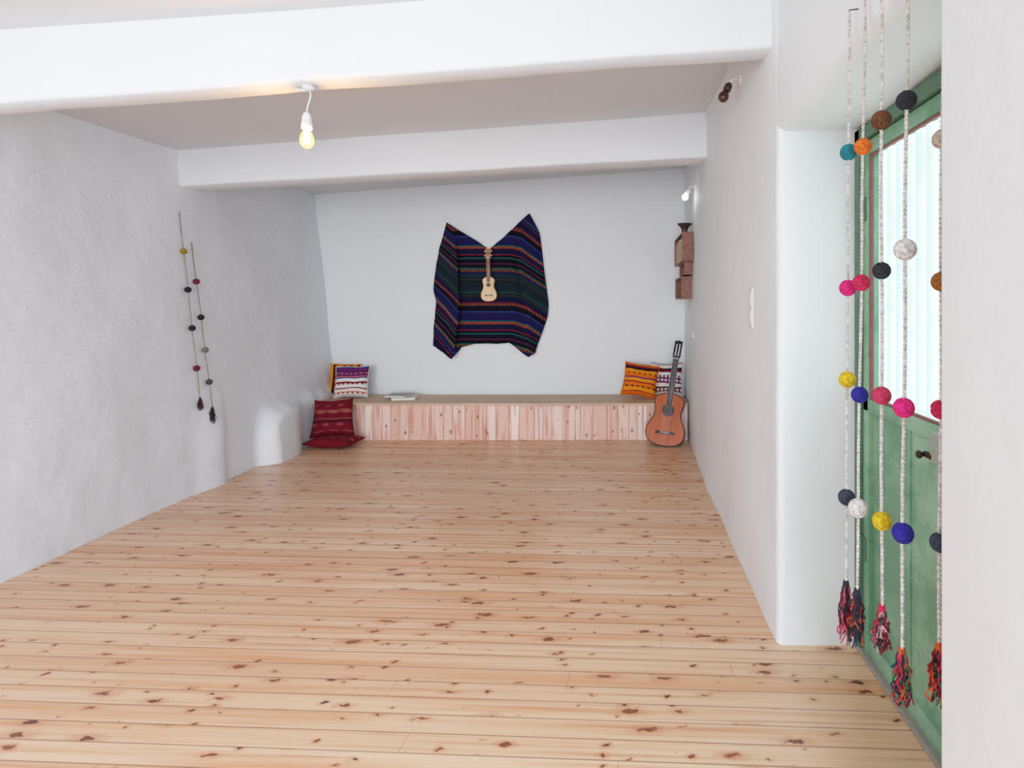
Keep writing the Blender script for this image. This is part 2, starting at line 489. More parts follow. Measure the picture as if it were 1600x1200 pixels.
# ------------------------------------------------------------------ bench
bench = empty('bench', (-1.35, 6.6, 0))
tag(bench, 'long built-in pine bench with vertical boards below a flat top', 'bench')
mb = MB(); x = -3.38; rnds = []
while x < .705:
    w = random.choice([.095, .1, .12, .14, .16]); x1 = min(x+w, .71)
    d = random.uniform(-.003, .003)
    v, f = box(x+.0015, x1-.0015, 6.345+d, 6.365+d, .0, .385, .002, 1)
    mb.add(v, f); rnds += [random.random()]*len(f); x = x1
B(mb, -3.38, .71, 6.366, 6.40, .0, .385); rnds += [.5]*6
fr = mb.obj('bench_front', [M_front], smooth=False)
at = fr.data.attributes.new('rnd', 'FLOAT', 'FACE')
for i, r_ in enumerate(rnds): at.data[i].value = r_
fr.parent = bench; fr.matrix_parent_inverse = Matrix.Translation((1.35, -6.6, 0))
mb = MB(); n = 40
def bt(x): return 6.318+.008*math.sin(x*2.1)+(-.03*sst(-3.0, -3.4, x))
vs = []; fs = []
for i in range(n+1):
    x = -3.44+4.15*i/n
    vs += [(x, bt(x), .386), (x, bt(x)-.003, .40), (x, bt(x), .411), (x, 6.93, .411), (x, 6.93, .386)]
for i in range(n):
    for k in range(5): fs.append((i*5+k, i*5+(k+1) % 5, i*5+5+(k+1) % 5, i*5+5+k))
fs += [(0, 1, 2, 3, 4), tuple(n*5+k for k in (4, 3, 2, 1, 0))]
mb.add(vs, fs); tp = mb.obj('bench_top', [M_btop], angle=30); tp.parent = bench; tp.matrix_parent_inverse = Matrix.Translation((1.35, -6.6, 0))

# ------------------------------------------------------------------ poncho
U = .00767
cols = [
 (0.012, [(-69, 128), (-77, 100), (-84, 70), (-90, 22), (-85, 4), (-89, -35), (-90, -65)]),
 (0.035, [(-65, 125), (-69, 98), (-74, 70), (-77, 30), (-71, 5), (-75, -38), (-76, -74)]),
 (0.110, [(-60, 122), (-50, 75), (-48, 40), (-44, 5), (-48, -35), (-56, -85)]),
 (0.006, [(-52, 117), (-46, 65), (-50, 28), (-45, -15), (-49, -45), (-46, -68)]),
 (0.045, [(-22, 99), (-26, 55), (-28, 10), (-27, -35), (-24, -62)]),
 (0.012, [(-3, 86), (-8, 50), (-6, 0), (-4, -30), (-4, -62)]),
 (0.050, [(14, 99), (12, 60), (16, 10), (14, -30), (12, -62)]),
 (0.006, [(38, 121), (30, 65), (38, 25), (36, -25), (29, -61)]),
 (0.115, [(50, 132), (50, 75), (52, 35), (62, -25), (62, -82)]),
 (0.040, [(57, 139), (66, 95), (74, 40), (80, -12), (71, -76)]),
 (0.012, [(61, 142), (77, 112), (85, 45), (91, 0), (90, -18), (80, -48), (72, -68)]),
]
def resample(pl, n):
    P = [Vector((a, b, 0)) for a, b in pl]; L = [0]
    for i in range(1, len(P)): L.append(L[-1]+(P[i]-P[i-1]).length)
    out = []
    for k in range(n+1):
        s = L[-1]*k/n; i = 1
        while i < len(L)-1 and L[i] < s: i += 1
        t_ = (s-L[i-1])/(L[i]-L[i-1]); out.append(P[i-1].lerp(P[i], t_))
    for _ in range(3):
        q = out[:]
        for i in range(1, n): q[i] = (out[i-1]+out[i]*2+out[i+1])/4
        out = q
    return out
NR = 70; SUB = 8
rs = [resample(c[1], NR) for c in cols]
grid = []
for ci in range(len(cols)-1):
    for k in range(SUB if ci < len(cols)-2 else SUB+1):
        t_ = k/SUB; ts = (1-math.cos(t_*math.pi))/2
        d = cols[ci][0]*(1-ts)+cols[ci+1][0]*ts
        col = []
        for j in range(NR+1):
            p = rs[ci][j].lerp(rs[ci+1][j], t_)
            top = j/NR
            dd = d*(.35+.8*math.sin(min(1, top*1.4)*math.pi/2))
            dd += .028*noise.noise(Vector((p.x*.07+p.y*.03, p.y*.03, 1)))+.006
            fidx = ci+t_
            V = p.y
            if fidx > 7: V = p.y+(.25*(p.x-rs[7][j].x) if fidx < 8 else .25*(rs[8][j].x-rs[7][j].x)+.75*(p.x-rs[8][j].x))
            if fidx < 3: V = p.y+(.2*(rs[3][j].x-p.x) if fidx > 2 else .2*(rs[3][j].x-rs[2][j].x)-.9*(rs[2][j].x-p.x))
            col.append((p.x, p.y, max(.006, dd), V))
        grid.append(col)
vs = []; uvs = []; fs = []
for c in grid:
    for (a, b, d, V) in c:
        vs.append((a*U, -d, b*U))
        uvs.append(((a+95)/20.0, (V+92)/236.0))
nc = len(grid)
for i in range(nc-1):
    for j in range(NR):
        a = i*(NR+1)+j; fs.append((a, a+1, a+NR+2, a+NR+1))
mb = MB(); mb.add(vs, fs)
pon = mb.obj('poncho', [M_poncho], loc=(-1.595, 6.935, 1.5))
ul = pon.data.uv_layers.new(name='UVMap')
for lp in pon.data.loops: ul.data[lp.index].uv = uvs[lp.vertex_index]
sm = pon.modifiers.new('solid', 'SOLIDIFY'); sm.thickness = .005; sm.offset = -1
tag(pon, 'dark navy woven poncho with thin bright stripes pinned on the wall', 'poncho')

# ------------------------------------------------------------------ guitar / ukulele
OUT = [(0, 0), (.004, .22), (.015, .42), (.04, .64), (.09, .84), (.16, .96), (.24, 1), (.33, .98), (.42, .87), (.5, .755), (.57, .685), (.63, .66),
       (.7, .68), (.78, .735), (.85, .76), (.91, .71), (.955, .58), (.985, .38), (.997, .2), (1, 0)]
def smooth_out(n=60):
    P = [Vector((w, z, 0)) for z, w in OUT]; out = []
    for i in range(len(P)-1):
        p0 = P[max(0, i-1)]; p1 = P[i]; p2 = P[i+1]; p3 = P[min(len(P)-1, i+2)]
        if i == 0: p0 = Vector((-P[1].x, P[1].y, 0))
        if i == len(P)-2: p3 = Vector((-P[-2].x, P[-2].y, 0))
        for k in range(4):
            t_ = k/4
            out.append(.5*((2*p1)+(-p0+p2)*t_+(2*p0-5*p1+4*p2-p3)*t_*t_+(-p0+3*p1-3*p2+p3)*t_**3))
    out.append(P[-1]); return out
def build_guitar(name, L, hw, bodyfrac, depth, m_top, m_side, m_neck, m_fb, m_head, m_bridge, m_peg, nstr, loc, rot, headfrac=.19, neckw=.052):
    root = empty(name, loc, rot)
    bl = L*bodyfrac; o = smooth_out()
    mb = MB(); vs = []; n = len(o)
    for yy in (0, depth):
        for p in o: vs.append((-p.x*hw, yy, p.y*bl))
        for p in o: vs.append((p.x*hw, yy, p.y*bl))
    ff = []; fb_ = []; sd = []
    for i in range(n-1):
        ff.append((i, n+i, n+i+1, i+1)); fb_.append((2*n+i, 2*n+i+1, 3*n+i+1, 3*n+i))
        sd.append((i, i+1, 2*n+i+1, 2*n+i)); sd.append((n+i, 3*n+i, 3*n+i+1, n+i+1))
    mb.add(vs, ff, 0); mb.add(vs, fb_+sd, 1)
    loop = [(-p.x*hw, 0, p.y*bl) for p in o]+[(p.x*hw, 0, p.y*bl) for p in reversed(o[1:-1])]
    v, f = tube(loop, hw*.024, 6, closed=True); mb.add(v, f, 1)
    shz = bl*.68; R1 = hw*.235
    def disc(r0, r1, y, mat):
        vv = []; f2 = []
        for k in range(40):
            a = 2*math.pi*k/40
            vv += [(r0*math.cos(a), y, shz+r0*math.sin(a)), (r1*math.cos(a), y, shz+r1*math.sin(a))]
        for k in range(40):
            j = (k+1) % 40; f2.append((2*k, 2*k+1, 2*j+1, 2*j))
        mb.add(vv, f2, mat)
    disc(.0005, R1, -.0012, 2); disc(R1, R1*1.12, -.0016, 3); disc(R1*1.12, R1*1.32, -.0016, 1); disc(R1*1.32, R1*1.38, -.0016, 3)  # first disc is flat black, standing in for the shade inside the hole
    body = mb.obj('body', [m_top, m_side, M_black, m_bridge], parent=root, angle=40)
    nutz = L*(1-headfrac)
    mb = MB()
    v, f = box(-neckw/2, neckw/2, -.002, neckw*.42, bl*.985, nutz, neckw*.12, 3); mb.add(v, f)
    v, f = box(-neckw*.55, neckw*.55, .0, depth*.75, bl*.96, bl*1.03, neckw*.1, 2); mb.add(v, f)
    mb.obj('neck', [m_neck], parent=root, angle=40)
    mb = MB(); v, f = box(-neckw*.5, neckw*.5, -.008*L, -.001, bl*.80, nutz, .001, 1); mb.add(v, f)
    sc = nutz-bl*.22
    for i in range(1, 18):
        zf = nutz-sc*(1-2**(-i/12))
        if zf < bl*.81: break
        v, f = box(-neckw*.49, neckw*.49, -.0095*L, -.0075*L, zf-.0011*L, zf+.0011*L); mb.add(v, f, 1)
    v, f = box(-neckw*.5, neckw*.5, -.0105*L, 0, nutz-.003*L, nutz+.003*L); mb.add(v, f, 2)
    mb.obj('fretboard', [m_fb, M_metal, M_white], parent=root)
    hs = L*headfrac; hw2 = neckw*.68; q = Matrix.Translation((0, .0, nutz)) @ Matrix.Rotation(math.radians(-10), 4, 'X')
    mb = MB(); th = neckw*.32
    for a in ((-hw2, -hw2*.58), (-hw2*.22, hw2*.22), (hw2*.58, hw2)):
        v, f = box(a[0], a[1], 0, th, hs*.14, hs*.86, .001, 1); mb.add(v, f, 0, q)
    vs = [(-neckw*.5, 0, 0), (neckw*.5, 0, 0), (hw2, 0, hs*.17), (-hw2, 0, hs*.17)]
    vs += [(a, th, c) for a, b, c in vs]
    mb.add(vs, [(0, 1, 2, 3), (7, 6, 5, 4), (0, 4, 5, 1), (1, 5, 6, 2), (2, 6, 7, 3), (3, 7, 4, 0)], 0, q)
    top = [(-hw2, hs*.84), (hw2, hs*.84), (hw2*1.05, hs*.95), (hw2*.55, hs*.97), (0, hs*1.0), (-hw2*.55, hs*.97), (-hw2*1.05, hs*.95)]
    vs = [(a, 0, b) for a, b in top]+[(a, th, b) for a, b in top]
    mb.add(vs, [tuple(range(7)), tuple(range(13, 6, -1))]+[(i, (i+1) % 7, 7+(i+1) % 7, 7+i) for i in range(7)], 0, q)
    for i in range(nstr//2):
        zz = hs*(.28+.44*i/max(1, nstr//2-1)); v, f = tube([(-hw2*.9, th*.5, zz), (hw2*.9, th*.5, zz)], neckw*.05, 8); mb.add(v, f, 1, q)
    mb.obj('headstock', [m_head, M_white], parent=root, angle=40)
    for sgn in (-1, 1):
        for i in range(nstr//2):
            zz = hs*(.28+.44*i/max(1, nstr//2-1)); m2 = MB()
            v, f = tube([(sgn*hw2, th*.5, zz), (sgn*(hw2+neckw*.22), th*.5, zz)], neckw*.04, 8); m2.add(v, f, 1, q)
            v, f = box(sgn*(hw2+neckw*.3)-neckw*.13, sgn*(hw2+neckw*.3)+neckw*.13, th*.5-neckw*.07, th*.5+neckw*.07, zz-neckw*.14, zz+neckw*.14, neckw*.05, 2)
            m2.add(v, f, 0, q); m2.obj('tuning_peg', [m_peg, M_metal], parent=root, angle=50)
    bz = bl*.24
    mb = MB(); v, f = box(-hw*.5, hw*.5, -.006*L, 0, bz-.012*L, bz+.012*L, .002, 2); mb.add(v, f, 0)
    v, f = box(-hw*.24, hw*.24, -.010*L, -.004*L, bz+.001*L, bz+.005*L); mb.add(v, f, 1)
    mb.obj('bridge', [m_bridge, M_white], parent=root, angle=40)
    for i in range(nstr):
        a = (i/(nstr-1)-.5)
        m2 = MB(); v, f = tube([(a*hw*.42, -.0115*L, bz), (a*neckw*.82, -.0115*L, nutz), (a*neckw*.9, th*.3, nutz+hs*(.3+.1*(i % 3)))], .0006*L, 5)
        m2.add(v, f); m2.obj('string', [M_white], parent=root)
    return root
M_gtop = wood('cedar_soundboard', (196, 92, 12), (158, 64, 8), .3)
M_gside = wood('rosewood_sides', (54, 22, 16), (34, 14, 10), .3)
M_gneck = wood('mahogany_neck', (100, 50, 30), (74, 34, 22), .35)
M_gbr = wood('dark_bridge_wood', (60, 30, 22), (40, 20, 16), .4)
g = build_guitar('guitar', 1.16, .205, .475, .108, M_gtop, M_gside, M_gneck, M_black, M_black, M_gbr, M_white, 6,
             (.415, 6.05, .012), (math.radians(-18), math.radians(6.0), math.radians(-14)), neckw=.062)
tag(g, 'orange classical guitar with dark sides leaning against the bench', 'guitar')
M_utop = wood('pale_spruce', (236, 200, 150), (218, 174, 120), .4)
M_uside = wood('light_ukulele_wood', (214, 166, 110), (190, 140, 88), .4)
M_uneck = wood('ukulele_neck_wood', (214, 160, 106), (190, 136, 84), .4)
u = build_guitar('ukulele', .63, .090, .45, .055, M_utop, M_uside, M_uneck, wood('walnut_fretboard', (150, 96, 60), (110, 68, 42), .4), M_uneck, M_gbr, M_white, 4,
             (-1.582, 6.775, 1.533), (math.radians(-1), math.radians(-1.5), 0), headfrac=.2, neckw=.042)
tag(u, 'small pale wooden ukulele hanging over the dark poncho', 'ukulele')

# ------------------------------------------------------------------ cushions
def pillow(name, w, h, t_, mat, loc, rot, label, piping=None, group=None, slump=0.0):
    n = 28; vs = []; uv = []; fs = []
    idx = {}
    def P(i, j, side):
        a = 2*i/n-1; b = 2*j/n-1
        x = w/2*a*(1-.09*(1-b*b)); z = h/2*b*(1-.09*(1-a*a))
        th = t_/2*(max(0, (1-a**2)*(1-b**2)))**.42
        th *= 1+.25*noise.noise(Vector((a*2.2+w*9, b*2.2, side*3+h)))
        z += .010*noise.noise(Vector((a*2.0, b*2.0, h*31)))
        x += slump*(1-(b+1)/2)*a*.5*w
        return (x, side*th, z+h/2)
    for side in (-1, 1):
        for i in range(n+1):
            for j in range(n+1):
                edge = i in (0, n) or j in (0, n)
                if side == 1 and edge: idx[(1, i, j)] = idx[(-1, i, j)]; continue
                idx[(side, i, j)] = len(vs); vs.append(P(i, j, side)); uv.append((i/n, j/n))
        for i in range(n):
            for j in range(n):
                q = (idx[(side, i, j)], idx[(side, i+1, j)], idx[(side, i+1, j+1)], idx[(side, i, j+1)])
                fs.append(q if side == -1 else q[::-1])
    mb = MB(); mb.add(vs, fs)
    lp = [P(i, 0, 1) for i in range(n)]+[P(n, j, 1) for j in range(n)]+[P(i, n, 1) for i in range(n, 0, -1)]+[P(0, j, 1) for j in range(n, 0, -1)]
    lp = [(a, 0, c) for a, b, c in lp]
    v, f = tube(lp, .0045, 6, closed=True); mb.add(v, f, 1); nv0 = len(vs)
    ob = mb.obj(name, [mat, piping or mat], loc=loc); ob.rotation_euler = rot
    ul = ob.data.uv_layers.new(name='UVMap')
    for l in ob.data.loops: ul.data[l.index].uv = uv[l.vertex_index] if l.vertex_index < nv0 else (.02, .02)
    tag(ob, label, 'cushion', group); return ob
WH = (232, 226, 220); PU = (84, 34, 104); MR = (128, 26, 40); YO = (236, 140, 22); DK = (40, 22, 30); ORG = (228, 106, 20); BLU = (50, 60, 150); PINK = (214, 84, 110)
c1 = bands_mat('cushion_white_purple', [(8, WH, WH), (4, WH, MR), (3, ORG, ORG), (9, WH, WH), (4, MR, MR), (11, WH, WH), (4, WH, MR), (6, MR, MR), (10, WH, WH), (5, BLU, BLU),
      (3, ORG, ORG), (8, PU, PU), (3, YO, MR), (9, PU, PU), (4, MR, MR), (9, PU, BLU)], 7)
c2 = bands_mat('cushion_orange_black', [(10, YO, YO), (8, DK, DK), (6, ORG, MR), (14, YO, YO), (8, MR, DK), (12, ORG, ORG), (8, DK, YO), (12, YO, YO), (8, MR, MR)], 4, axis=0)
c3 = bands_mat('cushion_orange_striped', [(9, ORG, ORG), (3, MR, MR), (12, YO, YO), (5, DK, ORG), (11, ORG, ORG), (4, MR, MR), (12, YO, YO), (4, PU, PU),
      (10, ORG, ORG), (5, MR, YO), (10, YO, YO), (9, DK, DK), (5, MR, MR), (8, ORG, ORG)], 6)
c4 = bands_mat('cushion_maroon_white', [(10, WH, WH), (3, MR, MR), (8, WH, MR), (4, DK, DK), (10, WH, WH), (4, MR, MR), (7, WH, BLU), (4, MR, MR), (8, WH, PU), (9, WH, WH), (7, MR, MR),
      (6, DK, DK), (10, WH, WH), (4, MR, MR)], 8)
R1_ = (112, 18, 34); R2_ = (80, 14, 28); R3_ = (144, 82, 70)
c5 = bands_mat('cushion_red_kilim', [(10, R1_, R1_), (2, R3_, R2_), (12, R1_, R1_), (8, R1_, R3_), (10, R2_, R2_), (2, R3_, R3_), (14, R1_, R2_), (7, R3_, R1_), (2, R3_, R3_), (10, R1_, R1_), (4, R2_, R3_), (12, R1_, R1_)], 3, thresh=.55)
c6 = bands_mat('cushion_red_flat', [(20, R1_, R1_), (4, R2_, R3_), (14, (124, 22, 40), (124, 22, 40)), (6, R3_, R2_), (20, R1_, R1_), (4, R3_, R2_), (18, R1_, R1_)], 4, thresh=.5)
pillow('cushion', .39, .37, .16, c1, (-3.155, 6.66, .415), (math.radians(-14), math.radians(-1), math.radians(4)), 'white and purple striped woven cushion leaning on an orange one')
pillow('cushion', .34, .38, .13, c2, (-3.31, 6.80, .415), (math.radians(-9), math.radians(2), math.radians(8)), 'orange and black woven cushion against the wall')
pillow('cushion', .40, .385, .17, c3, (.165, 6.60, .440), (math.radians(-18), math.radians(8), math.radians(-4)), 'orange striped woven cushion standing tilted on the bench')
pillow('cushion', .38, .40, .14, c4, (.505, 6.75, .415), (math.radians(-12), math.radians(1), math.radians(-3)), 'maroon and white patterned cushion behind the guitar')
pillow('cushion', .40, .39, .18, c5, (-3.105, 6.14, .088), (math.radians(-13), math.radians(-2.5), math.radians(4)), 'dark red patterned cushion leaning upright against the bench', slump=.16)
fl = pillow('cushion', .50, .34, .115, c6, (-3.05, 5.88, .060), (math.radians(-90), 0, math.radians(-4)), 'dark red cushion lying flat on the floorboards')

# ------------------------------------------------------------------ books on bench
def book(name, w, d, h, rgb, loc, rz, label, group):
    mb = MB()
    B(mb, -w/2, w/2, -d/2, d/2, 0, .003, bevel=.001); B(mb, -w/2, w/2, -d/2, d/2, h-.003, h, bevel=.001)
    B(mb, -w/2, -w/2+.003, -d/2, d/2, 0, h, bevel=.001); B(mb, -w/2+.003, w/2-.005, -d/2+.004, d/2-.004, .003, h-.003, mat=1)
    ob = mb.obj(name, [simple('book_cover', rgb, .5, .05), simple('book_pages', (236, 230, 216), .8, .03)], smooth=False, loc=loc)
    ob.rotation_euler = (0, 0, rz); tag(ob, label, 'book', group); return ob
book('book', .26, .20, .028, (224, 218, 208), (-2.50, 6.60, .412), .15, 'pale paperback lying flat on the bench', 'books on the bench')
book('book', .25, .21, .020, (150, 150, 152), (-2.58, 6.62, .441), -.12, 'grey paperback lying on top of another book', 'books on the bench')

# ------------------------------------------------------------------ wall boxes with books
M_sh = wood('brown_shelf_wood', (138, 88, 64), (108, 64, 46), .5, 'y')
def shelf(x0, x1, y0, y1, z0, z1, lab):
    mb = MB(); t_ = .014
    B(mb, x0, x1, y0, y1, z0, z0+t_, bevel=.002); B(mb, x0, x1, y0, y1, z1-t_, z1, bevel=.002)
    B(mb, x0, x1, y0, y0+t_, z0+t_, z1-t_); B(mb, x0, x1, y1-t_, y1, z0+t_, z1-t_); B(mb, x1-.006, x1, y0+t_, y1-t_, z0+t_, z1-t_)
    o = mb.obj('wall_shelf', [M_sh], smooth=False); tag(o, lab, 'shelf'); return o
shelf(.592, .706, 5.80, 6.66, 1.93, 2.23, 'brown wooden box shelf holding books on the wall')
shelf(.618, .708, 5.86, 6.36, 1.80, 1.928, 'small wooden box shelf under a larger one')
shelf(.596, .710, 5.93, 6.60, 1.553, 1.785, 'lower wooden box shelf on the wall')
y = 5.818
bcols = [(96, 150, 50), (230, 200, 60), (60, 120, 70), (190, 50, 60), (220, 214, 200), (50, 70, 120), (210, 120, 50), (150, 180, 60), (230, 200, 60), (200, 60, 80), (90, 160, 60), (60, 50, 60), (220, 90, 60), (210, 200, 190)]
for i, c in enumerate(bcols):
    th = .045+.008*(i % 3 == 0); hh = .20+.01*((i*7) % 5)
    mb = MB()
    B(mb, .596, .599, y, y+th, 1.9445, 1.9445+hh); B(mb, .599, .695, y, y+.003, 1.9445, 1.9445+hh); B(mb, .599, .695, y+th-.003, y+th, 1.9445, 1.9445+hh)
    B(mb, .600, .690, y+.004, y+th-.004, 1.949, 1.9405+hh, mat=1)
    o = mb.obj('book', [simple('spine', c, .5, .05), M_white], smooth=False); y += th+.004
    tag(o, 'upright paperback in the wooden wall box', 'book', 'books in the wall box')
M_dark = simple('dark_brown_clay', (56, 34, 30), .5, .2)
mb = MB(); v, f = lathe([(.03, 0), (.034, .01), (.03, .03), (.045, .055), (.072, .085), (.075, .095), (.066, .093), (.04, .06), (.0, .05)], 28)
mb.add(v, f); o = mb.obj('bowl', [M_dark], loc=(.63, 5.92, 2.231)); tag(o, 'dark carved bowl on top of the wall box', 'bowl')
mb = MB(); v, f = lathe([(.03, 0), (.034, .005), (.036, .06), (.028, .075), (.03, .09), (.026, .09), (.02, .07), (0, .02)], 20)
mb.add(v, f); o = mb.obj('jar', [M_black], loc=(.645, 6.05, 1.568)); tag(o, 'black jar inside the lower wall box', 'jar')
mb = MB(); v, f = lathe([(.028, 0), (.032, .005), (.034, .06), (.026, .07), (.028, .078), (.024, .078), (.018, .06), (0, .02)], 20)
mb.add(v, f); o = mb.obj('jar', [M_black], loc=(.660, 5.93, 1.815)); tag(o, 'black jar inside the small wall box', 'jar')

# ------------------------------------------------------------------ pendant
def emis(name, col, st, mixf=None):
    t = NT(name); tc = t.n('ShaderNodeTexCoord').outputs['Object']; nz = t.noise(tc, 10, 1)
    c = t.mix(t.m('MULTIPLY', nz, .1), col, (1, 1, 1, 1))
    e = t.n('ShaderNodeEmission', inp={'Color': c, 'Strength': st})
    if mixf is None: t.t.links.new(e.outputs[0], t.out.inputs[0])
    else:
        tr = t.n('ShaderNodeBsdfTransparent'); mx = t.n('ShaderNodeMixShader', inp={0: mixf})
        t.t.links.new(tr.outputs[0], mx.inputs[1]); t.t.links.new(e.outputs[0], mx.inputs[2]); t.t.links.new(mx.outputs[0], t.out.inputs[0])
    return t.mat
M_bulb = emis('glowing_amber_glass', (1, .50, .16, 1), 3.4, .65)
M_fil = emis('filament', (1, .85, .55, 1), 160)
px, py = -1.47, 2.69; pz = 2.512
pend = empty('pendant_lamp', (px, py, pz)); tag(pend, 'bare warm bulb in a white socket hanging from the beam', 'lamp')
mb = MB(); v, f = lathe([(.026, .006), (.028, -.004), (.025, -.012), (.010, -.018), (.0, -.018)], 24); mb.add(v, f)
v, f = tube([(-.01, 0, -.016), (-.045, 0, -.012), (-.06, 0, -.004)], .006, 8); mb.add(v, f)
mb.obj('ceiling_rose', [M_switch], parent=pend)
mb = MB(); v, f = tube([(.006, 0, -.012), (.010, 0, -.04), (.002, 0, -.07), (-.006, 0, -.095), (-.008, 0, -.125)], .0035, 8); mb.add(v, f)
mb.obj('wire', [M_switch], parent=pend)
mb = MB(); v, f = lathe([(.004, -.118), (.012, -.12), (.017, -.132), (.02, -.14), (.021, -.165), (.024, -.167), (.024, -.195), (.0, -.195)], 24); mb.add(v, f, 0, Matrix.Translation((-.008, 0, 0)))
mb.obj('socket', [M_white], parent=pend)
mb = MB(); v, f = lathe([(.012, -.19), (.014, -.2), (.026, -.222), (.031, -.243), (.030, -.26), (.022, -.277), (.01, -.285), (.0, -.286)], 28); mb.add(v, f, 0, Matrix.Translation((-.008, 0, 0)))
bulb = mb.obj('light_bulb', [M_bulb], parent=pend)
mb = MB()
for k in range(6):
    a = k*math.pi/3
    v, f = tube([(.006*math.cos(a)-.008, .006*math.sin(a), -.2), (.013*math.cos(a+.3)-.008, .013*math.sin(a+.3), -.262)], .003, 5); mb.add(v, f)
fl_ = mb.obj('filament', [M_fil], parent=bulb)
def light(typ, name, loc, power, col, rot=(0, 0, 0), **kw):
    l = bpy.data.lights.new(name, typ); l.energy = power; l.color = col
    for k, v in kw.items(): setattr(l, k, v)
    o = bpy.data.objects.new(name, l); o.location = loc; o.rotation_euler = rot; COL.objects.link(o); return o
light('POINT', 'bulb_light', (px-.008, py, pz-.24), 42, (1, .42, .10), shadow_soft_size=.02)

def wall_lamp(loc, sock, lit, lab):
    r = empty('wall_lamp', loc); tag(r, lab, 'lamp')
    mb = MB(); v, f = lathe([(.0, 0), (.03, 0), (.03, .008), (.012, .014), (.0, .014)], 20)
    mb.add(v, f, 0, Matrix.Rotation(-math.pi/2, 4, 'Y')); mb.obj('mount', [M_white], parent=r)
    mb = MB(); v, f = tube([(-.01, 0, 0), (-.045, 0, 0), (-.06, 0, -.01), (-.065, 0, -.03)], .006, 8); mb.add(v, f); mb.obj('arm', [M_white], parent=r)
    q = Matrix.Translation((-.065, 0, -.025)) @ Matrix.Rotation(math.radians(25), 4, 'Y')
    mb = MB(); v, f = lathe([(.0, 0), (.012, 0), (.021, -.012), (.023, -.045), (.0, -.045)], 20); mb.add(v, f, 0, q); mb.obj('socket', [sock], parent=r)
    mb = MB(); v, f = lathe([(.011, -.044), (.014, -.05), (.027, -.07), (.031, -.088), (.025, -.106), (.01, -.116), (.0, -.117)], 24); mb.add(v, f, 0, q)
    mb.obj('light_bulb', [lit], parent=r)
    return r
M_bw = emis('lit_white_bulb', (1, .97, .9, 1), 14)
M_bdark = simple('amber_unlit_bulb', (70, 36, 24), .15, .2)
wall_lamp((.703, 5.62, 2.645), M_white, M_bw, 'lit wall bulb on a white bracket near the box shelves')
wall_lamp((.680, 3.33, 2.80), M_dark, M_bdark, 'unlit dark brown socket and bulb on a white wall bracket')

mb = MB(); B(mb, .671, .684, 3.01, 3.08, 1.375, 1.585, bevel=.004)
sw = mb.obj('light_switch', [M_switch], angle=40); tag(sw, 'tall white double light switch on the plaster wall', 'light switch')
for z in (1.40, 1.49):
    m2 = MB(); B(m2, .667, .672, 3.022, 3.068, z, z+.07, bevel=.002); m2.obj('rocker', [M_switch], parent=sw)
mb = MB(); v, f = lathe([(.0, 0), (.04, 0), (.04, .008), (.034, .012), (.03, .006), (0, .006)], 24)
mb.add(v, f, 0, Matrix.Rotation(-math.pi/2, 4, 'Y')); o = mb.obj('power_socket', [M_white], loc=(.708, 5.8, 1.19)); tag(o, 'round white power socket low on the wall', 'socket')

# ------------------------------------------------------------------ garlands
def yarn_mat(name, rgb):
    t = NT(name); tc = t.n('ShaderNodeTexCoord').outputs['Object']; nz = t.noise(tc, 90, 3)
    c = lin(rgb); col = t.mix(t.smooth(nz, .3, .7), tuple(x*.6 for x in c[:3])+(1,), tuple(min(1, x*1.15) for x in c[:3])+(1,))
    t.princ(col, .95, t.bump(nz, .4, .002)); return t.mat
YC = {'teal': (20, 118, 126), 'orange': (222, 106, 28), 'brown': (96, 56, 24), 'black': (32, 34, 40), 'pink': (216, 26, 108), 'crimson': (190, 30, 70), 'rose': (188, 46, 80),
      'white': (212, 204, 196), 'yellow': (210, 174, 20), 'blue': (34, 26, 128), 'charcoal': (52, 58, 72), 'beige': (190, 174, 156), 'mustard': (150, 128, 30), 'navy': (26, 32, 54),
      'maroon': (112, 26, 44), 'taupe': (130, 120, 104), 'olive': (74, 76, 66), 'ochre': (150, 92, 30), 'green': (30, 130, 90),
      'dark red': (120, 20, 36), 'rust': (190, 76, 28), 'dusty pink': (190, 80, 110), 'dark brown': (48, 30, 28)}
YM = {k: yarn_mat('yarn_'+k.replace(' ', '_'), v) for k, v in YC.items()}
M_cord = yarn_mat('cream_cotton_cord', (206, 196, 186)); M_cord2 = yarn_mat('grey_wool_cord', (164, 154, 142))
def ball_geo(r, seed, rings=26):
    rnd = random.Random(seed); mb = MB(); v, f = sphere(r*.92, nu=20, nv=12); mb.add(v, f)
    for i in range(rings):
        ax = Vector((rnd.gauss(0, 1), rnd.gauss(0, 1), rnd.gauss(0, 1))).normalized()
        a = ax.orthogonal().normalized(); b = ax.cross(a)
        off = rnd.uniform(-.55, .55)*r; rr = math.sqrt((r*.94)**2-off*off)
        pts = [ax*off+(a*math.cos(2*math.pi*k/22)+b*math.sin(2*math.pi*k/22))*rr for k in range(22)]
        v, f = tube(pts, r*.085, 5, closed=True); mb.add(v, f)
    return mb
def cord_obj(parent, top, bot, r, mat):
    L = top.z-bot.z; n = int(L/.0035); mb = MB()
    for ph in (0, math.pi):
        pts = []
        for i in range(n+1):
            t_ = i/n; z = -L*t_; a = 2*math.pi*(-z)/.020+ph
            w = .003*math.sin(z*9)
            p = Vector((top.x+(bot.x-top.x)*t_, top.y+(bot.y-top.y)*t_+w, top.z+z))
            pts.append(p-top+Vector((math.cos(a)*r*.75, math.sin(a)*r*.75, 0)))
        v, f = tube(pts, r*.85, 5); mb.add(v, f)
    return mb.obj('cord', [mat], parent=parent)
